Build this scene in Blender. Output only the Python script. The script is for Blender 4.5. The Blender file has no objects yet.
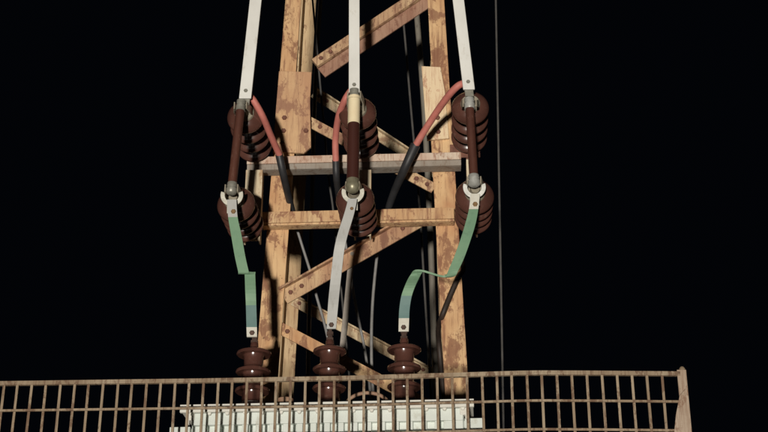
import bpy, bmesh, math, random
from mathutils import Vector, Matrix, Quaternion
random.seed(7)
sc = bpy.context.scene
COL = sc.collection
V = Vector
# ------------------------------------------------------------------ camera
F_PX, PITCH, YAW = 1400.0, math.radians(24.7), math.radians(1.7)
CAM = V((0, 0, 1.6))
cd = bpy.data.cameras.new('camera'); cam = bpy.data.objects.new('camera', cd); COL.objects.link(cam)
cam.location = CAM; cam.rotation_euler = (math.pi/2 + PITCH, 0, YAW)
cd.sensor_width = 36; cd.lens = 36*F_PX/768; cd.clip_start = 0.05; cd.clip_end = 500
sc.camera = cam
FW = V((-math.sin(YAW)*math.cos(PITCH), math.cos(YAW)*math.cos(PITCH), math.sin(PITCH)))
RT = V((math.cos(YAW), math.sin(YAW), 0)); UP = RT.cross(FW)
def P(px, py, Y):
    """photo measurement -> world point on the vertical plane at distance Y"""
    r = FW*F_PX + RT*(px-384) + UP*(216-py)
    return CAM + r*(Y/r.y)
def ppm(px, py, Y):
    return F_PX/((P(px, py, Y)-CAM).dot(FW))
GZ = 1.75      # level of the terrace everything stands on

# ------------------------------------------------------------------ materials
def newmat(name):
    m = bpy.data.materials.new(name); m.use_nodes = True
    nt = m.node_tree; b = nt.nodes['Principled BSDF']
    return m, nt, b
def N(nt, t, **kw):
    n = nt.nodes.new(t)
    for k, v in kw.items(): setattr(n, k, v)
    return n
def noise(nt, scale, detail=6, rough=0.6, stretch=(1, 1, 1), off=(0, 0, 0), dist=0.0):
    tc = N(nt, 'ShaderNodeTexCoord'); mp = N(nt, 'ShaderNodeMapping')
    mp.inputs['Scale'].default_value = stretch; mp.inputs['Location'].default_value = off
    oi = N(nt, 'ShaderNodeObjectInfo'); sh = N(nt, 'ShaderNodeVectorMath', operation='MULTIPLY_ADD')
    nt.links.new(oi.outputs['Random'], sh.inputs[0]); sh.inputs[1].default_value = (7, 5, 9)
    nt.links.new(tc.outputs['Object'], sh.inputs[2]); nt.links.new(sh.outputs[0], mp.inputs['Vector'])
    n = N(nt, 'ShaderNodeTexNoise'); n.inputs['Scale'].default_value = scale
    n.inputs['Detail'].default_value = detail; n.inputs['Roughness'].default_value = rough
    n.inputs['Distortion'].default_value = dist
    nt.links.new(mp.outputs['Vector'], n.inputs['Vector'])
    return n.outputs['Fac']
def ramp(nt, fac, stops, mode='LINEAR'):
    r = N(nt, 'ShaderNodeValToRGB'); cr = r.color_ramp; cr.interpolation = mode
    while len(cr.elements) < len(stops): cr.elements.new(0.5)
    for e, (p, c) in zip(cr.elements, stops):
        e.position = p; e.color = (*c, 1) if len(c) == 3 else c
    nt.links.new(fac, r.inputs['Fac'])
    return r.outputs['Color']
def mix(nt, fac, a, b, mode='MIX'):
    m = N(nt, 'ShaderNodeMix', data_type='RGBA', blend_type=mode)
    for s, v in (('Factor', fac),):
        if isinstance(v, (int, float)): m.inputs[0].default_value = v
        else: nt.links.new(v, m.inputs[0])
    for i, v in ((6, a), (7, b)):
        if isinstance(v, tuple): m.inputs[i].default_value = (*v, 1)
        else: nt.links.new(v, m.inputs[i])
    return m.outputs[2]
def bump(nt, b, fac, strength, dist=0.002):
    bp = N(nt, 'ShaderNodeBump'); bp.inputs['Strength'].default_value = strength
    bp.inputs['Distance'].default_value = dist
    nt.links.new(fac, bp.inputs['Height']); nt.links.new(bp.outputs['Normal'], b.inputs['Normal'])
def worn(name, pale, mid, rust, dark, scale=14, rough=.7, amount=.5, specks=.5, metal=0.0, seed=0.0):
    """old flaking paint over rusty steel: pale coat, worn coat, bare rust, dark specks"""
    m, nt, b = newmat(name)
    o = (seed*3.1, seed*1.7, seed*2.3)
    n1 = noise(nt, scale*.45, 5, .62, (1, 1, .45), o, .3)
    n2 = noise(nt, scale*1.2, 9, .72, (1.1, 1.1, .62), (o[1], o[0], o[2]+4), .25)
    n3 = noise(nt, scale*6, 4, .65, (1, 1, .7), (5, o[2], 1))
    a = amount
    base = mix(nt, ramp(nt, n1, [(.40, (0, 0, 0)), (.50, (.45,)*3), (.62, (1,)*3)]), pale, mid)
    k = ramp(nt, n2, [(.62-.16*a, (0, 0, 0)), (.66-.16*a, (.75,)*3), (.8, (1,)*3)])
    c = mix(nt, k, base, rust)
    n4 = noise(nt, scale*2.6, 6, .7, (2.2, 2.2, .14), (o[2]+2, 1, o[0]), .1)
    c = mix(nt, ramp(nt, n4, [(.50, (0, 0, 0)), (.66, (.8,)*3)]), c, rust)
    s = ramp(nt, n3, [(.60+.1*(1-specks), (0, 0, 0)), (.70+.1*(1-specks), (.85,)*3)])
    c = mix(nt, s, c, dark)
    nt.links.new(c, b.inputs['Base Color'])
    b.inputs['Roughness'].default_value = rough; b.inputs['Metallic'].default_value = metal
    b.inputs['Specular IOR Level'].default_value = .25
    bump(nt, b, n2, .5, .0015)
    return m
def plain(name, c1, c2, scale=20, rough=.5, metal=0.0, coat=0.0, bmp=.2, spec=.4, stretch=(1, 1, 1), dirt=None):
    m, nt, b = newmat(name)
    n1 = noise(nt, scale, 6, .65, stretch)
    c = mix(nt, ramp(nt, n1, [(.35, (0, 0, 0)), (.65, (1,)*3)]), c1, c2)
    if dirt:
        n3 = noise(nt, scale*3.3, 5, .7, stretch, (3, 7, 2))
        c = mix(nt, ramp(nt, n3, [(.58, (0, 0, 0)), (.72, (.8,)*3)]), c, dirt)
    nt.links.new(c, b.inputs['Base Color'])
    b.inputs['Roughness'].default_value = rough; b.inputs['Metallic'].default_value = metal
    b.inputs['Coat Weight'].default_value = coat; b.inputs['Coat Roughness'].default_value = .12
    b.inputs['Specular IOR Level'].default_value = spec
    bump(nt, b, n1, bmp, .001)
    return m
RUST = (.17, .075, .035); DK = (.07, .04, .025)
M = {}
M['leg'] = worn('leg_paint', (.66, .44, .235), (.47, .250, .125), (.22, .098, .058), DK, 13, amount=.66, specks=.55)
M['plate'] = worn('plate_paint', (.60, .39, .215), (.47, .265, .15), (.28, .14, .09), DK, 14, amount=.6, specks=.55, seed=3)
M['plate_pale'] = worn('pale_plate_paint', (.74, .58, .38), (.66, .46, .26), (.46, .24, .15), DK, 22, amount=.42, specks=.5, seed=5)
M['rear_leg'] = worn('rear_leg_paint_dimmed', (.56, .415, .245), (.43, .29, .16), (.22, .12, .07), DK, 14, amount=.4, specks=.4, seed=8)  # rear steel darkened in its colour to imitate lamp falloff with distance
M['brace'] = worn('brace_paint', (.56, .39, .225), (.40, .23, .135), (.19, .09, .06), DK, 17, amount=.62, specks=.7, seed=11)
M['brace_pink_shaded'] = worn('shaded_pinkish_brace_paint', (.36, .22, .15), (.29, .155, .105), (.19, .09, .06), DK, 22, amount=.5, specks=.5, seed=13)  # dim tone of a flange underside in grazing light, put into the paint
M['brace_pale'] = worn('pale_brace_paint', (.58, .47, .31), (.46, .35, .21), (.27, .15, .09), DK, 24, amount=.5, specks=.7, seed=17)
M['arm_up'] = worn('upper_crossarm_paint', (.60, .49, .39), (.52, .36, .27), (.34, .19, .13), DK, 20, amount=.45, specks=.5, seed=19)
M['arm_lip'] = worn('crossarm_lip_shaded', (.30, .265, .225), (.26, .22, .18), (.20, .145, .11), DK, 24, amount=.4, specks=.5, seed=20)  # greyer lip: the underside's weaker light is put into the colour
M['arm_low'] = worn('lower_crossarm_paint', (.62, .43, .24), (.52, .31, .16), (.24, .105, .065), DK, 20, amount=.5, specks=.6, seed=23)
M['rail_base'] = worn('base_rail_paint', (.66, .58, .42), (.58, .47, .32), (.36, .22, .12), DK, 20, amount=.4, specks=.6, seed=29)
M['fence'] = worn('fence_paint', (.35, .275, .19), (.25, .18, .115), (.135, .075, .045), (.06, .04, .03), 20, amount=.6, specks=.7, seed=31)
M['post'] = worn('post_paint', (.42, .33, .25), (.33, .24, .17), (.22, .125, .08), DK, 26, amount=.5, specks=.6, seed=33)
M['bolt'] = plain('rusty_bolt', (.20, .085, .055), (.12, .05, .035), 60, .65, bmp=.4)
M['busbar'] = plain('white_busbar_paint', (.73, .725, .685), (.64, .63, .59), 9, .5, bmp=.12, stretch=(1, 1, .5), dirt=(.50, .46, .39))
M['tank'] = plain('tank_paint', (.66, .70, .655), (.585, .63, .585), 9, .5, bmp=.05, stretch=(1, 1, .5), dirt=(.47, .47, .40))
M['lid'] = plain('lid_paint', (.68, .67, .61), (.60, .585, .53), 14, .55, bmp=.1, dirt=(.36, .31, .25))
M['glaze'] = plain('brown_glaze', (.100, .042, .031), (.066, .028, .021), 12, .22, coat=.7, bmp=.15, spec=.5, dirt=(.125, .075, .058))
M['tube'] = plain('fuse_tube_brown', (.095, .036, .024), (.060, .022, .016), 22, .42, bmp=.15, stretch=(1, 1, .3), dirt=(.16, .085, .06))
M['tube_dark'] = plain('fuse_tube_dark', (.060, .020, .015), (.048, .016, .012), 18, .38, bmp=.1, stretch=(1, 1, .3))
M['cream'] = plain('cream_band', (.80, .69, .46), (.76, .63, .41), 30, .5, bmp=.05)
M['zinc'] = plain('zinc_fitting', (.34, .33, .28), (.24, .23, .19), 60, .42, metal=.35, bmp=.3, dirt=(.2, .17, .13))
M['zinc_pale'] = plain('pale_fitting', (.46, .46, .43), (.34, .34, .31), 60, .42, metal=.25, bmp=.25, dirt=(.3, .27, .22))
M['olive'] = plain('tarnished_fitting', (.30, .28, .19), (.20, .18, .12), 50, .4, metal=.4, bmp=.3, dirt=(.10, .08, .06))
M['capcream'] = plain('insulator_cap', (.34, .30, .225), (.25, .22, .165), 40, .5, metal=.15, bmp=.3, dirt=(.22, .18, .13))
M['green'] = plain('green_strap_paint', (.145, .265, .165), (.20, .325, .205), 9, .55, bmp=.25, dirt=(.105, .185, .125))
M['teal'] = plain('teal_strap_paint', (.105, .185, .175), (.13, .215, .20), 14, .5, bmp=.08)
M['silver'] = plain('bare_strap', (.47, .47, .45), (.40, .40, .38), 16, .6, metal=.1, bmp=.1, stretch=(1, 1, .3), dirt=(.34, .33, .30), spec=.2)
M['tin'] = plain('tinned_tip', (.70, .68, .60), (.60, .57, .49), 30, .45, metal=.15, bmp=.15)
M['red'] = plain('red_sleeve', (.56, .185, .150), (.44, .14, .112), 14, .6, bmp=.5, dirt=(.33, .12, .095))
M['black'] = plain('black_sleeve', (.030, .030, .032), (.020, .020, .022), 22, .5, bmp=.15)
M['sheath'] = plain('grey_cable', (.24, .235, .225), (.16, .155, .15), 26, .45, bmp=.1)
M['pipe'] = plain('dull_pipe', (.22, .20, .165), (.16, .145, .12), 18, .5, metal=.1, bmp=.15, stretch=(1, 1, .3), dirt=(.08, .06, .05))
M['pipe_dark'] = plain('dark_pipe', (.135, .115, .10), (.09, .078, .07), 18, .5, metal=.1, bmp=.15, stretch=(1, 1, .3), dirt=(.06, .04, .035))
M['flat'] = plain('weathered_flat_bar', (.31, .275, .235), (.23, .20, .17), 22, .5, metal=.1, bmp=.2, stretch=(1, 1, .3), dirt=(.15, .11, .08))
M['wire'] = plain('thin_wire', (.085, .08, .075), (.06, .058, .055), 20, .5, bmp=.1)
M['line_dark'] = plain('dark_brown_line', (.035, .022, .016), (.022, .015, .012), 20, .6, bmp=.2)
M['brass'] = plain('brass_bolt', (.34, .21, .10), (.24, .14, .07), 60, .45, metal=.4, bmp=.2)
M['stud'] = plain('terminal_stud', (.15, .095, .075), (.09, .06, .05), 60, .45, metal=.4, bmp=.3)
M['hoop'] = plain('rusty_hoop', (.36, .23, .15), (.27, .155, .10), 24, .6, bmp=.2, dirt=(.18, .09, .06))
M['ground'] = plain('dark_earth', (.075, .065, .05), (.045, .04, .03), 1.3, .95, bmp=.8, spec=.1, dirt=(.10, .09, .075))

# ------------------------------------------------------------------ mesh tools
class MB:
    def __init__(s): s.bm = bmesh.new()
    def face_mat(s, before, mi, smooth):
        s.bm.faces.ensure_lookup_table()
        for f in s.bm.faces[before:]:
            f.material_index = mi; f.smooth = smooth
    def beam(s, p0, p1, prof, u, v, mi=0, prof1=None):
        """extrude a closed profile from p0 to p1; u, v are the profile's axes"""
        n0 = len(s.bm.faces)
        a = [s.bm.verts.new(p0+u*x+v*y) for x, y in prof]
        b = [s.bm.verts.new(p1+u*x+v*y) for x, y in (prof1 or prof)]
        k = len(prof)
        for i in range(k): s.bm.faces.new((a[i], a[(i+1) % k], b[(i+1) % k], b[i]))
        s.bm.faces.new(a[::-1]); s.bm.faces.new(b)
        s.face_mat(n0, mi, False); return s
    def box(s, c, sx, sy, sz, mi=0):
        c = V(c)
        return s.beam(c-V((0, 0, sz/2)), c+V((0, 0, sz/2)), [(-sx/2, -sy/2), (sx/2, -sy/2), (sx/2, sy/2), (-sx/2, sy/2)], V((1, 0, 0)), V((0, 1, 0)), mi)
    def lathe(s, o, ax, prof, seg=28, mi=0, smooth=True):
        """prof: (distance along axis, radius)"""
        n0 = len(s.bm.faces); ax = V(ax).normalized(); o = V(o)
        t = V((0, 0, 1)) if abs(ax.z) < .9 else V((1, 0, 0))
        e1 = ax.cross(t).normalized(); e2 = ax.cross(e1)
        rings = []
        for d, r in prof:
            if r < 1e-6: rings.append([s.bm.verts.new(o+ax*d)])
            else: rings.append([s.bm.verts.new(o+ax*d+(e1*math.cos(2*math.pi*k/seg)+e2*math.sin(2*math.pi*k/seg))*r) for k in range(seg)])
        for A, B in zip(rings, rings[1:]):
            for k in range(seg):
                l = (k+1) % seg
                if len(A) == 1 and len(B) == 1: break
                if len(A) == 1: s.bm.faces.new((A[0], B[k], B[l]))
                elif len(B) == 1: s.bm.faces.new((A[k], A[l], B[0]))
                else: s.bm.faces.new((A[k], A[l], B[l], B[k]))
        for R in (rings[0], rings[-1]):
            if len(R) > 1: s.bm.faces.new(R)
        s.face_mat(n0, mi, smooth); return s
    def tube(s, pts, r, seg=12, mi=0):
        n0 = len(s.bm.faces); prev = None; rings = []
        rr = r if isinstance(r, list) else [r]*len(pts)
        for i, p in enumerate(pts):
            d = (pts[min(i+1, len(pts)-1)]-pts[max(i-1, 0)]).normalized()
            if prev is None:
                t = V((0, 0, 1)) if abs(d.z) < .9 else V((1, 0, 0)); e1 = d.cross(t).normalized()
            else: e1 = (prev-d*prev.dot(d)).normalized()
            prev = e1; e2 = d.cross(e1)
            rings.append([s.bm.verts.new(p+(e1*math.cos(2*math.pi*k/seg)+e2*math.sin(2*math.pi*k/seg))*rr[i]) for k in range(seg)])
        for A, B in zip(rings, rings[1:]):
            for k in range(seg): s.bm.faces.new((A[k], A[(k+1) % seg], B[(k+1) % seg], B[k]))
        s.bm.faces.new(rings[0]); s.bm.faces.new(rings[-1])
        s.face_mat(n0, mi, True); return s
    def ribbon(s, pts, wid, th, mis=None):
        """flat band: centre points, half-width vectors, thickness; mis = material of each section"""
        rings = []
        for i, (p, w) in enumerate(zip(pts, wid)):
            d = (pts[min(i+1, len(pts)-1)]-pts[max(i-1, 0)]).normalized()
            n = d.cross(w).normalized()*th/2
            rings.append([s.bm.verts.new(p+a*w+b*n) for a, b in ((-1, -1), (1, -1), (1, 1), (-1, 1))])
        for i, (A, B) in enumerate(zip(rings, rings[1:])):
            n0 = len(s.bm.faces)
            for k in range(4): s.bm.faces.new((A[k], A[(k+1) % 4], B[(k+1) % 4], B[k]))
            s.face_mat(n0, mis[i] if mis else 0, False)
        n0 = len(s.bm.faces); s.bm.faces.new(rings[0]); s.face_mat(n0, mis[0] if mis else 0, False)
        n0 = len(s.bm.faces); s.bm.faces.new(rings[-1]); s.face_mat(n0, mis[-1] if mis else 0, False)
        return s
    def build(s, name, mats, parent=None, origin=None, bevel=0.0):
        """link as one object; the mesh is stored relative to its origin (parent's base for a part)"""
        bmesh.ops.recalc_face_normals(s.bm, faces=s.bm.faces[:])
        s.bm.normal_update()
        for e in s.bm.edges:
            if len(e.link_faces) == 2 and e.calc_face_angle(0) > .75: e.smooth = False
        o = origin
        if o is None: o = parent_world(parent) if parent else V((0, 0, 0))
        for v in s.bm.verts: v.co -= o
        me = bpy.data.meshes.new(name); s.bm.to_mesh(me); s.bm.free()
        for m in (mats if isinstance(mats, list) else [mats]): me.materials.append(m)
        ob = bpy.data.objects.new(name, me); COL.objects.link(ob)
        if parent:
            ob.parent = parent; ob.location = o-parent_world(parent)
        else: ob.location = o
        if bevel:
            b = ob.modifiers.new('bevel', 'BEVEL'); b.width = bevel; b.segments = 2; b.limit_method = 'ANGLE'; b.angle_limit = math.radians(40)
        return ob
def parent_world(p):
    w = V(p.location)
    while p.parent: p = p.parent; w += V(p.location)
    return w
def tag(o, label, cat, group=None):
    o['label'] = label; o['category'] = cat
    if group: o['group'] = group
    return o
def thing(name, loc, label, cat, group=None):
    o = bpy.data.objects.new(name, None); COL.objects.link(o); o.location = loc
    o.empty_display_size = .1
    return tag(o, label, cat, group)
def smooth(pts, n=6):
    out = []
    for i in range(len(pts)-1):
        p0, p1, p2, p3 = pts[max(i-1, 0)], pts[i], pts[i+1], pts[min(i+2, len(pts)-1)]
        for k in range(n):
            t = k/n
            out.append(.5*((2*p1)+(p2-p0)*t+(2*p0-5*p1+4*p2-p3)*t*t+(3*p1-p0-3*p2+p3)*t**3))
    return out+[pts[-1]]
X, Y_, Z = V((1, 0, 0)), V((0, 1, 0)), V((0, 0, 1))
def extend_to(p0, p1, z):
    """point at height z on the line through p0, p1"""
    return p0+(p1-p0)*((z-p0.z)/(p1.z-p0.z))

# ------------------------------------------------------------------ ground
def ground():
    bm = bmesh.new()
    xs = [-200, -60, -20] + [-8+.4*i for i in range(41)] + [20, 60, 200]
    ys = [-200, -60, -20, -5, -1, 0, 1.5, 2.4, 2.8, 3.05, 3.2] + [3.5+.4*i for i in range(16)] + [14, 25, 60, 200]
    def h(x, y):
        t = min(max((y-2.4)/.65, 0), 1)
        jitter = random.uniform(-.015, .015) if abs(x) < 19 and 0 < y < 12 else 0
        return GZ*(t*t*(3-2*t)) + jitter - .02 + (.5*(y+1) if y < -1 else 0)   # unseen slope added behind the viewer so the low lamp clears the ground
    g = [[bm.verts.new((x, y, h(x, y))) for x in xs] for y in ys]
    for j in range(len(ys)-1):
        for i in range(len(xs)-1): bm.faces.new((g[j][i], g[j][i+1], g[j+1][i+1], g[j+1][i]))
    for f in bm.faces: f.smooth = True
    me = bpy.data.meshes.new('ground'); bm.to_mesh(me); bm.free(); me.materials.append(M['ground'])
    o = bpy.data.objects.new('ground', me); COL.objects.link(o); o['kind'] = 'structure'
ground()

# ------------------------------------------------------------------ lattice tower
YF, YR, TOP = 4.568, 5.45, 6.1
tower = thing('lattice_tower', V((0, YF+.4, GZ)), 'rusty tan steel lattice tower with two crossarms and diagonal braces behind the insulators', 'tower')
def angle(w, d, t, sx, sy):
    """L section with its corner at the origin, legs along sx*u and sy*v"""
    return [(0, 0), (sx*w, 0), (sx*w, sy*t), (sx*t, sy*t), (sx*t, sy*d), (0, sy*d)]
# outer (corner) edge of each front leg: upper run, lower run
def front_leg(corner_top, corner_split, corner_low, split_y, sx, w_up, w_low):
    a = P(*corner_top, YF); b = P(*corner_split, YF); c = P(*corner_low, YF)
    top = extend_to(a, b, TOP); foot = extend_to(b, c, GZ-.05)
    mb = MB()
    mb.beam(b, top, angle(w_up, w_up, .008, sx, 1), X, Y_)
    mb.beam(foot, b+Z*.02, angle(w_low, w_low, .009, sx, 1), X, Y_+V((0, 0, 0)))
    return mb.build('leg', M['leg'], tower, bevel=.0012), b
leg_a, _ = front_leg((285.3, 0), (277.5, 100), (258.0, 340), 100, 1, .062, .079)
leg_b, _ = front_leg((444.2, 0), (450.4, 100), (468.6, 390), 100, -1, .064, .081)
def rear_leg(p_top, p_low, sx, w):
    a, b = P(*p_top, YR), P(*p_low, YR)
    return MB().beam(extend_to(a, b, GZ-.05), extend_to(a, b, TOP), angle(w, w*1.1, .008, sx, -1), X, Y_).build('leg', M['rear_leg'], tower, bevel=.0012)
rear_leg((303.0, 0), (280.0, 370), 1, .062)
rear_leg((441.5, 0), (456.0, 370), -1, .062)
# splice plates with their bolts
def splice(px, py0, py1, Yp, pts, bolts, mat, label=None):
    corners = [P(x, y, Yp) for x, y in pts]
    mb = MB(); n = V((0, .010, 0)); bm = mb.bm
    a = [bm.verts.new(c) for c in corners]; b = [bm.verts.new(c+n) for c in corners]
    bm.faces.new(a); bm.faces.new(b[::-1]); k = len(a)
    for i in range(k): bm.faces.new((a[i], a[(i+1) % k], b[(i+1) % k], b[i]))
    o = mb.build('gusset_plate', mat, tower, bevel=.0012)
    for x, y in bolts:
        c = P(x, y, Yp)
        MB().lathe(c+V((0, .003, 0)), -Y_, [(0, .0095), (.008, .0095), (.011, .007), (.011, 0)], 6, smooth=False).build('bolt', M['bolt'], o)
splice(0, 0, 0, YF-.014, [(279.0, 71), (311.5, 72), (310, 100), (311, 147), (304, 153), (272.5, 151.5)], [(284.4, 118), (283.6, 131), (282.4, 143.5), (306, 131)], M['plate'])
splice(0, 0, 0, YF-.014, [(421.5, 66), (440.5, 67), (445, 92), (449, 138), (427, 140)], [(437.6, 118), (438.2, 132)], M['plate_pale'])
# crossarms: folded channel, the lower lip turned down and back
def crossarm(pl, pr, Yc, h_face, h_lip, mats, depth=.06):
    a, b = P(*pl, Yc), P(*pr, Yc)
    d = (b-a).normalized(); up = Z
    prof_face = [(0, 0), (0, -h_face), (.007, -h_face), (.007, -.007), (depth, -.007), (depth, 0)]
    mb = MB().beam(a, b, prof_face, Y_, up)
    mb.beam(a, b, [(.010, -h_face+.004), (.010, -h_face-h_lip), (.016, -h_face-h_lip), (.016, -h_face+.004)], Y_, up, 1)
    mb.beam(a, b, [(.016, -h_face-h_lip), (.016, -h_face-h_lip+.006), (depth, -h_face-h_lip+.006), (depth, -h_face-h_lip)], Y_, up, 1)
    return mb.build('crossarm', mats, tower, bevel=.0012)
crossarm((247.0, 157.0), (461.0, 152.0), 4.50, .028, .020, [M['arm_up'], M['arm_lip']])
crossarm((262.0, 212.0), (454.0, 207.3), 4.515, .043, .006, [M['arm_low'], M['arm_low']], .05)
# braces
def brace(p0, p1, Yb, w, kind, mats, th=.007, fl=.03):
    a, b = P(*p0, Yb), P(*p1, Yb)
    d = (b-a).normalized(); n = Y_.cross(d).normalized()
    if n.z < 0: n = -n
    mb = MB()
    if kind == 'top':       # top flange towards the viewer
        mb.beam(a, b, [(0, 0), (-fl, 0), (-fl, -th), (0, -th), (0, -w), (th, -w), (th, 0)], Y_, n)
    elif kind == 'back':    # flange turned away
        mb.beam(a, b, [(0, 0), (0, -w), (th, -w), (th, -th), (fl, -th), (fl, 0)], Y_, n)
    elif kind == 'double':  # two flats, the lower one set back, coloured as a weakly lit underside
        mb.beam(a, b, [(-.004, 0), (-.014, -.006), (-.014, -w*.48), (-.004, -w*.50), (0.004, -w*.5), (.004, 0)], Y_, n)
        mb.beam(a, b, [(.006, -w*.40), (.006, -w), (.006+th, -w), (.006+th, -w*.40)], Y_, n, 1)
    o = mb.build('brace', mats, tower, bevel=.001)
    for e, sgn in ((a, 1), (b, -1)):
        for q in (.030, .075):
            c = e+d*sgn*q-n*w*(.28 if kind == 'double' else .5)-Y_*(.014 if kind == 'double' else 0)
            MB().lathe(c+Y_*.003, -Y_, [(0, .0085), (.008, .0085), (.010, .006), (.010, 0)], 6, smooth=False).build('bolt', M['bolt'], o)
    return o
brace((311, 60), (446, -29.5), YF+.012, .090, 'double', [M['brace'], M['brace_pink_shaded']])
brace((317, 89), (440, 170), YR-.02, .046, 'top', [M['brace_pale']], fl=.022)
brace((306, 114), (437, 184), YF+.012, .040, 'back', [M['brace']])
brace((279, 290), (416, 212), YF+.012, .060, 'top', [M['brace']], fl=.024)
brace((272, 317), (448, 409), YF+.012, .042, 'back', [M['leg']])
brace((296, 296), (442, 374), YR-.02, .044, 'top', [M['brace_pale']], fl=.018)
# unseen part of the same lattice, above and below the picture
brace((287, -92), (432, -10), YR-.02, .046, 'back', [M['brace']])
brace((303, -95), (425, -45), YF+.012, .046, 'back', [M['brace']])

# ------------------------------------------------------------------ transformer
TC = P(326.5, 414, 3.90); lid_top = P(325.5, 401.6, 3.88).z
tr = thing('transformer', V((TC.x, 3.90, GZ)), 'pale grey green distribution transformer with ribbed tank and three brown bushings behind the railing', 'transformer')
RZ = math.radians(-2.3); tr.rotation_euler = (0, 0, RZ)
def tbuild(mb, name, mats, parent, bevel=0.0):
    """parts of the transformer are modelled in its own axes: x across, y away, z up from its base"""
    o = mb.build(name, mats, None, V((0, 0, 0)), bevel); o.parent = parent; o.location = (0, 0, 0); return o
H = lid_top-GZ; LW = .846; TW = .79
zb = H-.020            # underside of lid
k = .32
# tank: body with an overhanging band and ribs below it
mb = MB().box((0, .27, (zb+.05)/2+.03), TW, .50, zb-.05)
mb.box((0, .012, zb-.0185), TW-.004, .024, .035)
nf = 18
for i in range(nf):
    x = -TW/2+.040+i*(TW-.115)/(nf-1)
    mb.box((x, .011, (zb-.0365+.12)/2), .017, .022, zb-.0365-.12)
mb.box((TW/2-.030, .010, (zb-.0365+.12)/2), .056, .020, zb-.0365-.12)
for sx in (-1, 1):
    mb.box((sx*(TW/2-.07), .10, .03), .06, .06, .06); mb.box((sx*(TW/2-.07), .44, .03), .06, .06, .06)
tank = tbuild(mb, 'tank', M['tank'], tr, .0015)
for sx, dz, w in ((-1, .040, .064), (1, .031, .060)):     # side radiators, lower than the lid
    mb = MB()
    for j in range(9): mb.box((sx*(TW/2+w/2), .035+.055*j, (zb-dz+.18)/2), w, .022, zb-dz-.18)
    mb.box((sx*(TW/2+w/2), .24, zb-dz-.016), w-.004, .47, .034)
    tbuild(mb, 'radiator', M['tank'], tr, .0015)
# lid with a folded edge and bushing turrets
mb = MB().box((0, .265, H-.009), LW, .565, .018)
mb.box((0, -.0135, H-.0115), LW+.004, .012, .023)
BX = [(252.3, 352.0), (329.0, 349.5), (404.4, 348.0)]
bl = []; TUR = .094
for px, py in BX:
    w = P(px, 396, 4.20); d = V((w.x-tr.location.x, w.y-tr.location.y, 0)); d.rotate(Quaternion(Z, -RZ)); bl.append(d)
    mb.lathe((d.x, d.y, H-.001), Z, [(0, .074), (.062, .066), (.078, .056), (TUR-.006, .044), (TUR, .040), (TUR, 0)], 32)
lid = tbuild(mb, 'lid', M['lid'], tr, .001)
for i in range(16):                                        # clamps under the lid edge
    x = -LW/2+.03+i*(LW-.06)/15
    mb = MB().lathe((x, -.0055, H-.024), -Y_, [(-.012, .0065), (.004, .0065), (.006, .0045), (.006, 0)], 6, smooth=False)
    tbuild(mb, 'bolt', M['lid'], lid)
for sx in (-1, 1):
    mb = MB().box((sx*(LW/2-.028), .006, H-.031), .022, .02, .022).box((sx*(LW/2-.019), .004, H-.046), .010, .012, .016)
    tbuild(mb, 'lug', M['lid'], lid, .002)
# rusty hoop lying against the bushings, filler cap
mb = MB(); hx = P(366, 400, 4.0).x-tr.location.x; hz = P(366, 392.5, 4.0).z-GZ
mb.tube([V((hx+.070*math.cos(t), .105-.010*math.sin(t), H-.004+(hz-H)*max(math.sin(t), 0)**.75)) for t in [math.pi*j/24 for j in range(25)]], .0055)
tbuild(mb, 'handle', M['hoop'], tr)
mb = MB().lathe((P(284, 398, 4.0).x-tr.location.x, .10, H-.001), Z, [(0, .030), (.030, .030), (.030, .024), (.048, .024), (.052, .018), (.052, 0)], 20)
tbuild(mb, 'filler_cap', M['hoop'], tr)
def bushing(d, top_z, kk):
    """porcelain bushing; top_z = height of the topmost shed's rim"""
    z1 = top_z; prof = [(0, .034)]
    core = .0295; R = .0545*kk
    z = H+TUR-.002; prof = [(0, .036)]
    sheds = [z1-z-.122, z1-z-.060, z1-z]
    for j, s in enumerate(sheds):
        prof += [(s-.016, core+.002), (s-.008, core+.005), (s-.007, R*.80), (s-.0075, R*.93), (s-.004, R), (s+.001, R*.985), (s+.006, R*.82), (s+.011, core+.006), (s+.017, core+.001)]
    prof = [p for p in prof if p[0] >= 0]
    e = sheds[-1]+.010
    prof = prof[:-2]+[(e, .028), (e+.006, .018), (e+.010, .0135), (e+.024, .0125), (e+.027, .010)]
    o = tbuild(MB().lathe((d.x, d.y, z), Z, prof, 36), 'bushing', M['glaze'], tr)
    zt = z+e+.027
    mb = MB().lathe((d.x, d.y, zt-.004), Z, [(0, .0125), (.010, .0125), (.010, .0085), (.020, .0085), (.020, .012), (.030, .012), (.030, .0065), (.062, .0065), (.062, 0)], 6, smooth=False)
    s = tbuild(mb, 'terminal_stud', M['stud'], o)
    return V((d.x, d.y, zt))
stud_top = []
for (px, py), d, kk in zip(BX, bl, (1.02, .97, .99)):
    zt = bushing(d, P(px, py+1.5, 4.20).z-GZ, kk)
    w = zt.copy(); w.rotate(Quaternion(Z, RZ)); stud_top.append(w+V(tr.location))

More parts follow.
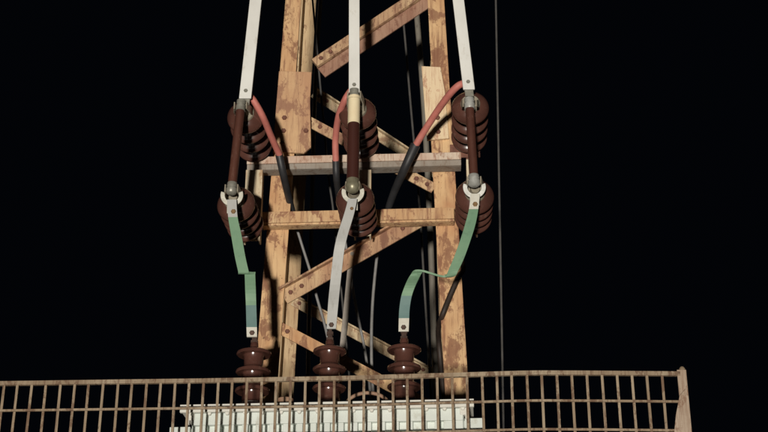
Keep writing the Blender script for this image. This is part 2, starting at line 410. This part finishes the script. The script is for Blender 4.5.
# ------------------------------------------------------------------ fuse holders
def insulator(front, axis, L, parent, k=1.0):
    core, R = .029*k, .0655*k
    p = [(0, 0), (0, .026*k), (.003, .036*k), (.0085, .048*k), (.016, .057*k), (.0235, .0632*k), (.029, R), (.034, R*.985), (.037, R*.93), (.033, R*.72), (.034, core+.007), (.040, core+.001)]
    n = 4; pitch = (L-.034-.022)/(n-1)
    for j in range(1, n):
        c = .034+j*pitch
        p += [(c-.020, core), (c-.017, core+.004), (c-.009, R*.78), (c-.003, R*.955), (c+.000, R*.985), (c+.0035, R*.985), (c+.006, R*.94), (c+.003, R*.72), (c+.004, core+.007), (c+.008, core+.001)]
    p += [(L-.004, core+.002), (L, core+.001), (L, 0)]
    return MB().lathe(front, axis, p, 40).build('insulator', M['glaze'], parent)
YI, YB, YT = 4.235, 4.45, 4.165     # insulator front, base rail, fuse tube plane
def fuse(label, upper, lower, tube_top, tube_bot, tube_r, ball, cream, mats, rail_x, tilt, rail_w=.06):
    cu, cl = P(*upper, YI), P(*lower, YI)
    root = thing('fuse_holder', V(((cu.x+cl.x)/2, YB, cl.z)), label, 'fuse holder', 'high voltage fuse holders in front of the tower')
    # base rail bolted to the crossarms
    x = P(rail_x, 190, 4.44).x
    z1, z0 = P(rail_x, 169.5 if rail_w > .05 else 159, YB).z, cl.z-.05; q = rail_w/2
    pr = [(-q, 0), (q, 0), (q, .040), (q-.006, .040), (q-.006, .006), (.006-q, .006), (.006-q, .040), (-q, .040)]
    MB().beam(V((x, YB+.002, z0)), V((x, YB+.002, z1)), pr, X, Y_).build('base_rail', M['rail_base'], root, bevel=.001)
    if rail_w < .05:      # the right rail hangs from a short bracket at the crossarm's end
        zt, zl = P(470, 144, 4.5).z, P(470, 157, 4.5).z; xa, xb = P(450, 150, 4.5).x, P(480, 150, 4.5).x
        MB().box(((xa+xb)/2, 4.504, (zt+zl)/2), xb-xa, .006, zt-zl).box((x, 4.476, z1+.003), .034, .05, .006).build('bracket', M['bolt'], root, bevel=.001)
    for c in (cu, cl):
        base = V((c.x+(x-c.x)*.4, 4.499 if c is cu else YB, c.z)); ax = base-c; L = ax.length
        ins = insulator(c, ax, L, root)
        # cast cap on the insulator's face
        MB().lathe(c, -ax, [(-.006, .034), (.004, .034), (.008, .031), (.008, .020), (.014, .016), (.030, .014), (.030, 0)], 24).build('cap', mats['cap'], ins)
    t0, t1 = P(*tube_bot, YT), P(*tube_top, YT)
    ax = (t1-t0).normalized(); Lt = (t1-t0).length
    if cream:
        n = Lt*.69; mb = MB().lathe(t0, ax, [(0, 0), (0, tube_r), (n, tube_r), (n, tube_r*.9)], 28, 0)
        mb.lathe(t0+ax*n, ax, [(0, tube_r*.9), (.001, tube_r*1.01), (Lt-n, tube_r*1.01), (Lt-n, 0)], 28, 1)
        tube = mb.build('fuse_tube', [mats['tube'], M['cream']], root)
    else:
        tube = MB().lathe(t0, ax, [(0, 0), (0, tube_r), (Lt, tube_r), (Lt, 0)], 28).build('fuse_tube', mats['tube'], root)
    # end ferrules
    r = tube_r
    fr = mats['fer_r']
    MB().lathe(t1-ax*.012, ax, [(0, r+.002), (.002, fr), (.020, fr), (.022, fr*.82), (.027, fr*.82), (.029, fr*.95), (.040, fr*.95), (.043, fr*.6), (.043, 0)], 24).build('ferrule', mats['fer'], tube)
    if ball:
        MB().lathe(t0+ax*.024, -ax, [(-.004, r), (.0, r*1.08), (.010, .0225), (.020, .0245), (.030, .0235), (.040, .018), (.046, .010), (.048, 0)], 24).build('ferrule', M['olive'], tube)
    else:
        MB().lathe(t0+ax*.026, -ax, [(0, r+.001), (.002, fr), (.014, fr*1.04), (.016, fr*.92), (.020, fr*.92), (.022, fr*1.12), (.036, fr*1.12), (.040, fr*.9), (.044, fr*.55), (.044, 0)], 24).build('ferrule', mats['fer'], tube)
    # forked contact: clip arms from each cap to the ferrule, and the terminal tab below the lower one
    for c, t, nm in ((cu, t1, 'contact_clip'), (cl, t0, 'contact_clip')):
        mb = MB(); half = []
        for s in (-1, 1):
            a = V((c.x+s*.026, c.y-.008, c.z)); b = V((t.x+s*(fr+.004), YT-.008, t.z+(.006 if c is cu else .004)))
            q = smooth([a, (a+b)/2+V((s*.004, 0, -.004)), b], 4)
            half.append(q)
        path = half[0][::-1]+half[1]
        mb.ribbon(path, [V((0, .0, .013))]*len(path), .004)
        mb.build(nm, mats['clip'], root)
    # ring shaped terminal below the lower contact
    c = V((t0.x+.001, YT+.006, t0.z-.016)); mb = MB(); n = 26; R1, R2 = .038, .023
    tl = V((0, -math.sin(tilt), math.cos(tilt)))
    out, inn = [], []
    for j in range(n+1):
        a = math.radians(-200+220*j/n)
        out.append(c+X*R1*math.cos(a)+tl*R1*math.sin(a)); inn.append(c+X*R2*math.cos(a)*1.0+tl*R2*(math.sin(a)))
    mid = [(p+q)/2 for p, q in zip(out, inn)]
    mb.ribbon(mid, [(p-q)/2 for p, q in zip(out, inn)], .006)
    pad = c+tl*(-.046)
    mb.ribbon([c+tl*-.026, c+tl*-.062], [X*.016]*2, .0062)
    mb.beam(c+tl*-.03+Y_*.004, V((cl.x, cl.y-.006, cl.z-.012)), [(-.010, -.006), (.010, -.006), (.010, .006), (-.010, .006)], X, Z)
    mb.build('terminal_ring', mats['ring'], root, bevel=.001)
    return pad
mL = dict(cap=M['capcream'], fer=M['zinc'], clip=M['capcream'], ring=M['zinc'], tube=M['tube'], fer_r=.0165)
mM = dict(cap=M['capcream'], fer=M['zinc'], clip=M['capcream'], ring=M['zinc'], tube=M['tube_dark'], fer_r=.0175)
mR = dict(cap=M['capcream'], fer=M['zinc_pale'], clip=M['capcream'], ring=M['zinc_pale'], tube=M['tube'], fer_r=.0180)
padL = fuse('fuse holder on the crossarms\' left end, dusty plain brown tube between ribbed insulators', (244.6, 113), (234.5, 201), (240.6, 108), (231.6, 190), .0150, False, False, mL, 253, .25)
padM = fuse('middle fuse holder whose dark tube has a cream band at its top', (357, 109.5), (354.3, 196), (354.2, 97), (352.6, 187), .0205, True, True, mM, 362.5, .25)
padR = fuse('fuse holder beside the tower\'s right leg, slim dusty brown tube and pale fittings', (470.4, 104), (475.0, 193), (469.6, 106), (474.0, 182), .0150, False, False, mR, 472, .25, .034)

# ------------------------------------------------------------------ white busbars
def busbar(label, p_top, p_bot, w):
    a, b = P(*p_bot, 4.16), P(*p_top, 4.16)
    top = extend_to(a, b, 5.75); base = a+(b-a)*0
    root = thing('busbar', base, label, 'busbar', 'white busbars rising out of the picture')
    d = (top-a).normalized()
    MB().beam(a, top, [(-w/2, 0), (w/2, 0), (w/2, .009), (-w/2, .009)], X, Y_).build('bar', M['busbar'], root, bevel=.002)
    c = a+d*.028
    MB().lathe(c+V((0, .002, 0)), -Y_, [(0, .007), (.006, .007), (.008, .005), (.008, 0)], 6, smooth=False).build('bolt', M['zinc'], root)
    # tongue between the bar and the fuse's top fitting
    MB().beam(a-d*.022, a+d*.055, [(-w*.36, .010), (w*.36, .010), (w*.36, .016), (-w*.36, .016)], X, Y_).build('tongue', M['zinc'], root)
busbar('white flat busbar rising steeply from the left fuse holder, left of the tower', (255.6, 0), (245.0, 98), .042)
busbar('white flat busbar standing upright in front of the tower above the middle fuse holder', (354.2, 0), (354.2, 92), .0375)
busbar('white flat busbar leaning inwards above the right fuse holder, right of the tower', (458.4, 0), (469.0, 89), .040)

# ------------------------------------------------------------------ power cables
def cable(label, red, black, grey, r_red, r_blk, r_gry):
    R = smooth([P(*p) for p in red]); B = smooth([P(*p) for p in black]); G = smooth([P(*p) for p in grey])
    root = thing('power_cable', R[-1], label, 'cable', 'power cables with red end sleeves')
    MB().tube(R, r_red).build('red_sleeve', M['red'], root)
    nb = len(B); MB().tube(B, [r_blk[0]+(r_blk[1]-r_blk[0])*i/(nb-1) for i in range(nb)]).build('black_sleeve', M['black'], root)
    MB().tube(G, r_gry).build('sheath', M['sheath'], root)
cable('cable with red sleeve curving from the left busbar down past the riveted tan plate',
      [(248.5, 95, 4.21), (254, 101, 4.2), (263, 117, 4.24), (271, 136, 4.32), (279.5, 155, 4.40)],
      [(279, 154, 4.40), (283.5, 175, 4.44), (290, 203, 4.58), (296.5, 228, 4.68)],
      [(296, 226, 4.68), (303.5, 250, 4.72), (311, 274, 4.74), (316.5, 296, 4.76), (325, 326, 4.78), (333, 362, 4.80), (341, 410, 4.82), (350, 560, 4.85)],
      .0118, (.0140, .0120), .0052)
cable('cable with red sleeve hanging almost straight down beside the middle fuse holder',
      [(351.5, 90, 4.21), (345.5, 99, 4.21), (339, 115, 4.28), (335.6, 138, 4.37), (335.8, 161, 4.42)],
      [(335.8, 160, 4.42), (336.5, 178, 4.45), (339, 198, 4.56), (343.5, 228, 4.68)],
      [(343, 226, 4.68), (347.5, 256, 4.72), (352.6, 287, 4.75), (358, 317, 4.77), (364.8, 350, 4.79), (370, 390, 4.80), (376, 470, 4.82), (380, 560, 4.85)],
      .0118, (.0128, .0110), .0050)
cable('cable with red sleeve slanting across the pale plate from the right busbar',
      [(465.5, 83, 4.21), (458, 86, 4.2), (447.5, 97, 4.24), (432, 119, 4.34), (414.5, 147, 4.42)],
      [(415.5, 145, 4.42), (405, 168, 4.45), (393, 195, 4.57), (384, 222, 4.68)],
      [(384.6, 220, 4.68), (379.5, 240, 4.72), (377, 256, 4.73), (372.8, 300, 4.76), (371.4, 345, 4.78), (373, 390, 4.80), (380, 470, 4.82), (384, 560, 4.85)],
      .0125, (.0185, .0115), .0056)

# ------------------------------------------------------------------ connecting straps from fuses to bushings
def strap(label, sections, th, mats, bolt, bolt_mat, bolt_r=.0085):
    """sections: (px, py, Y, half width, twist 0 = faces the viewer / 1 = edge turned up, material of the run to the next point)"""
    pts, wid, mis = [], [], []
    EDGE = V((0, .94, .345))
    for px, py, y, hw, tw, mi in sections:
        pts.append(P(px, py, y+.03 if y < 4.165 else y)); wid.append((X*math.cos(tw*math.pi/2)+EDGE*math.sin(tw*math.pi/2))*hw); mis.append(mi)
    pts = smooth(pts, 4); wid = smooth(wid, 4); mis = [m for m in mis[:-1] for _ in range(4)]+[mis[-1]]
    c = P(*bolt)+V((0, .03, 0))
    root = thing('connecting_strap', pts[-1], label, 'strap', 'straps from the fuse holders to the bushings')
    MB().ribbon(pts, wid, th, mis[:-1]).build('band', mats, root, bevel=.0006)
    MB().lathe(c+V((0, .006, 0)), -Y_, [(0, bolt_r), (.007, bolt_r), (.009, bolt_r*.75), (.009, 0)], 6, smooth=False).build('bolt', bolt_mat, root)
    e = pts[-1]
    MB().lathe(e+V((0, -.002, .012)), -Y_, [(-.004, .0085), (.006, .0085), (.008, .006), (.008, 0)], 6, smooth=False).build('bolt', M['stud'], root)
GM = [M['green'], M['teal'], M['tin'], M['silver']]
hw = .0170
ys = [s.y-.014 for s in stud_top]
strap('green strap with a sideways step and blue lower end, to the left bushing',
      [(231.8, 200, 4.128, .0155, 0, 3), (233.0, 217.5, 4.128, .0155, 0, 0), (236.5, 236, 4.13, hw, 0, 0), (240.2, 257, 4.13, hw, 0, 0), (243.6, 272.0, 4.13, hw, 0, 0),
       (243.8, 272.8, 4.132, hw, 0, 0), (249.8, 273.4, 4.148, hw, 0, 0), (250.0, 274.2, 4.150, hw, 0, 0), (250.6, 290, ys[0]-.012, hw, 0, 0), (251.2, 305.5, ys[0]-.004, hw*.98, 0, 1), (251.8, 327.5, ys[0], hw*.98, 0, 2), (252.0, 337, ys[0], hw*.95, 0, 2)],
      .0075, GM, (232.2, 207.5, 4.122), M['brass'])
strap('bare grey metal strap bending down to the middle bushing',
      [(352.6, 199, 4.128, .0150, 0, 3), (351.5, 205, 4.128, .0155, 0, 3), (348.6, 216, 4.128, .0165, 0, 3), (344.2, 230, 4.13, hw, 0, 3), (340.9, 242, 4.13, hw, 0, 3), (338.4, 256, 4.14, hw, 0, 3), (335.2, 285, 4.155, .0168, 0, 3), (333.2, 305, ys[1]-.006, .0165, 0, 3), (331.4, 329, ys[1], .0150, 0, 3)],
      .0075, GM, (351.3, 204.5, 4.122), M['brass'], .006)
R_sec = [(475.4, 194, 4.128, .0150, 0, 2), (473.6, 209.5, 4.128, .0155, 0, 0), (470.4, 224, 4.128, hw, 0, 0), (465.5, 240, 4.128, hw, 0, 0), (459.0, 258, 4.128, hw, 0, 0), (453.2, 271, 4.128, hw*.95, 0, 0), (450.6, 275.4, 4.130, hw*.9, .25, 0),
         (445, 276.6, 4.136, hw*.85, .8, 0), (437, 275.3, 4.142, hw*.8, 1, 0), (429, 272.8, 4.148, hw*.8, 1, 0), (422.5, 270.9, 4.152, hw*.85, .85, 0), (418.2, 271.2, 4.155, hw*.95, .35, 0),
         (414.8, 276.5, 4.158, hw, .05, 0), (410.2, 286, ys[2]-.014, hw, 0, 0), (406.6, 296, ys[2]-.010, hw, 0, 1), (404.6, 308, ys[2]-.004, hw*.98, 0, 1), (404.0, 318.5, ys[2], hw*.98, 0, 2), (403.6, 331.5, ys[2], hw*.95, 0, 2)]
strap('green strap with a long sideways kink and blue lower end, to the right bushing', R_sec, .0065, GM, (475.5, 200, 4.120), M['brass'])

# ------------------------------------------------------------------ pipes, flat bar, wires behind
def run(name, pts, r, mat, label, cat, group=None, sm=True):
    w = [P(*p) for p in pts]
    w.insert(0, extend_to(w[1], w[0], 6.05)) if w[0].z < 6 else None
    foot = extend_to(w[-2], w[-1], GZ-.03); w.append(foot)
    o = MB().tube(smooth(w, 5), r, 12).build(name, mat, None, foot)
    return tag(o, label, cat, group)
run('conduit_pipe', [(415.5, 0, 5.33), (424.2, 110, 5.33), (430.3, 235, 5.33), (433.5, 330, 5.33), (436.5, 400, 5.33)], .0125, M['pipe'], 'dull grey pipe running up inside the tower\'s right leg', 'pipe', 'pipes inside the tower')
run('conduit_pipe', [(320.5, 0, 5.34), (316.5, 60, 5.34), (313.6, 140, 5.34), (311, 240, 5.34), (309, 330, 5.34), (307.5, 400, 5.34)], .0085, M['pipe_dark'], 'thin dark pipe running up inside the tower\'s left legs', 'pipe', 'pipes inside the tower')
run('guy_wire', [(495.8, 0, 5.1), (497.6, 100, 5.1), (500.2, 240, 5.1), (502.5, 370, 5.1)], .0044, M['wire'], 'lone thin dark wire hanging in the open sky right of the tower', 'wire')
run('thin_wire', [(401.5, 0, 5.36), (406.0, 50, 5.36), (411.5, 115, 5.36), (419.0, 200, 5.36), (427, 330, 5.36)], .0048, M['wire'], 'thin dark wire inside the tower left of the grey pipe', 'wire')
run('thin_wire', [(318, 60, 5.0), (328, 170, 5.0), (332.6, 205, 5.0), (337, 245, 5.0), (345, 330, 5.0)], .0042, M['wire'], 'thin dark wire between the thin dark pipe and the middle fuse holder', 'wire')
w_ = [P(466, 255, 4.70), P(463, 267, 4.63), P(458.2, 277, 4.553), P(449.5, 297, 4.551), P(442.5, 315, 4.556), P(438.5, 328, 4.64), P(439.5, 350, 4.74), P(446, 420, 4.76)]  # thin dark tube tracing a dark diagonal line across the right leg
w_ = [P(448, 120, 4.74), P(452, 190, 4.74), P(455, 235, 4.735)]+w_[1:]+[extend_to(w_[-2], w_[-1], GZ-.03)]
tag(MB().tube(smooth(w_, 5), .0095).build('dark_line', M['line_dark'], None, w_[-1]), 'dark brown cable slung round the tower\'s right leg below the kinked green strap', 'cable')
a, b = P(352.2, 250, 4.585), P(342.5, 348, 4.62)
o = MB().beam(extend_to(a, b, GZ), a, [(-.0105, 0), (.0105, 0), (.0105, .006), (-.0105, .006)], X, Y_)
o.lathe(a+V((0, .002, -.016)), -Y_, [(0, .008), (.008, .008), (.008, 0)], 6, smooth=False)
tag(o.build('flat_bar', M['flat'], None, extend_to(a, b, GZ), bevel=.001), 'grey flat bar hanging from the rising brace just right of the bare grey strap', 'bar')

# ------------------------------------------------------------------ railing in front
FY0, FY1 = 3.865, 3.805                     # the right end stands slightly nearer
def FYX(px): return FY0+(FY1-FY0)*px/690
sag = [(-260, 388), (-80, 385), (0, 383.7), (100, 382.3), (200, 381.0), (340, 378.5), (420, 376.2), (467, 374.9), (530, 373.0), (590, 373.2), (683, 374.0)]
def yrail(px):
    for (x0, y0), (x1, y1) in zip(sag, sag[1:]):
        if px <= x1: return y0+(y1-y0)*(px-x0)/(x1-x0)
    return sag[-1][1]
fl, fr = P(-180, yrail(-180), FYX(-180)), P(683, yrail(683), FYX(683))
rail = thing('railing', V(((fl.x+fr.x)/2, (fl.y+fr.y)/2, GZ)), 'rusty low railing of thin upright bars in front of the transformer', 'railing')
pxs = list(range(-180, 680, 20))+[680]
tops = [P(x, yrail(x), FYX(x)) for x in pxs]
def long_bar(dz, h, d, yo, name):
    mb = MB()
    pts = [p+V((0, yo, dz)) for p in tops]
    mb.ribbon(pts, [Z*h/2]*len(pts), d)
    return mb.build(name, M['fence'], rail)
long_bar(0, .0120, .011, 0, 'top_rail')
zsp = P(340, 378.5, 3.77).z-P(340, 407.0, 3.77).z
nrow = int((tops[20].z-GZ-.05)/zsp)
for r in range(1, nrow+1): long_bar(-zsp*r, .0062, .005, -.006, 'cross_rail')
bx = [4.5, 17.9, 32.2, 46.3, 60.8, 75.3, 89, 103.6, 118.4, 132.3, 146.9, 160.9, 175.5, 189.5, 203.9, 218.5, 232.5, 247.2, 262, 276.3, 290.8, 305.5, 319.8, 334.4, 349.5, 364, 378.3, 392.9, 407.2, 422, 437, 452, 466.8, 481.9, 496.8, 511.4, 526.6, 541.4, 556.6, 571.4, 586.7, 601.7, 616.8, 631.7, 646.4, 661.8]
bx = [4.5-14.2*j for j in range(12, 0, -1)]+bx
me0 = None; bar_h = tops[20].z-GZ+.02
for px in bx:
    t = P(px, yrail(px), FYX(px))
    if me0 is None:
        ob = MB().beam(V((0, 0, -bar_h)), V((0, 0, -.004)), [(-.0036, -.003), (.0036, -.003), (.0036, .003), (-.0036, .003)], X, Y_).build('bar', M['fence'], None, V((0, 0, 0)))
        me0 = ob.data
    else:
        ob = bpy.data.objects.new('bar', me0); COL.objects.link(ob)
    ob.parent = rail; ob.location = t-V(rail.location)
    ob.rotation_euler = (random.uniform(-.006, .006), random.uniform(-.005, .005), random.uniform(-.1, .1))
# end posts
for px, s in ((681.5, 1), (-181, -1)):
    t = P(px, yrail(px)-1.2, FYX(px)); t.y -= .004
    post = MB().beam(V((t.x, t.y, GZ-.03)), t+V((0, 0, .008)), [(-.013, 0), (.013, 0), (.013, .030), (.008, .030), (.008, .006), (-.013, .006)], X, Y_).build('post', M['post'], rail, bevel=.001)
    bt = t+V((s*.006, -.0065, -.050)); bm_ = MB(); bm = bm_.bm
    pl = [bt, bt+V((0, 0, -.5)), bt+V((-s*.110, 0, -.5)), bt+V((-s*.034, 0, -.075)), bt+V((-s*.019, 0, -.020))]
    A = [bm.verts.new(p) for p in pl]; B = [bm.verts.new(p+V((0, .005, 0))) for p in pl]
    bm.faces.new(A); bm.faces.new(B[::-1])
    for i in range(5): bm.faces.new((A[i], A[(i+1) % 5], B[(i+1) % 5], B[i]))
    bm_.build('stiffener_plate', M['post'], post)
    MB().lathe(t+V((.004, .012, .004)), Z, [(0, .009), (.010, .009), (.016, .005), (.018, 0)], 10).build('cap', M['fence'], post)

# ------------------------------------------------------------------ light: night, one lamp-lit side
SUN_EL, SUN_AZ = math.radians(-19.5), math.radians(-4.5)   # lamp stands behind the viewer, a little to the left
src = V((math.sin(SUN_AZ)*math.cos(SUN_EL), -math.cos(SUN_AZ)*math.cos(SUN_EL), math.sin(SUN_EL)))
sl = bpy.data.lights.new('lamp', 'SUN'); sl.energy = 3.4; sl.angle = math.radians(2.6); sl.color = (1, .94, .85)
so = bpy.data.objects.new('lamp', sl); COL.objects.link(so); so.location = src*20
so.rotation_euler = (-src).to_track_quat('-Z', 'Y').to_euler()
w = bpy.data.worlds.new('World'); sc.world = w; w.use_nodes = True
nt = w.node_tree; bg = nt.nodes['Background']
sky = nt.nodes.new('ShaderNodeTexSky'); sky.sky_type = 'NISHITA'; sky.sun_disc = False
sky.sun_elevation = SUN_EL; sky.sun_rotation = math.pi+SUN_AZ
night = nt.nodes.new('ShaderNodeMix'); night.data_type = 'RGBA'; night.blend_type = 'ADD'   # faint night glow over the sky
night.inputs[0].default_value = 1; night.inputs[7].default_value = (.0085, .0125, .021, 1)
nt.links.new(sky.outputs['Color'], night.inputs[6]); nt.links.new(night.outputs[2], bg.inputs['Color'])
bg.inputs['Strength'].default_value = .09
vs = sc.view_settings; vs.view_transform = 'Standard'; vs.look = 'None'; vs.exposure = 0; vs.gamma = 1; vs.use_curve_mapping = False
sc.cycles.max_bounces = 6; sc.cycles.use_denoising = True
sc.render.filter_size = 2.0
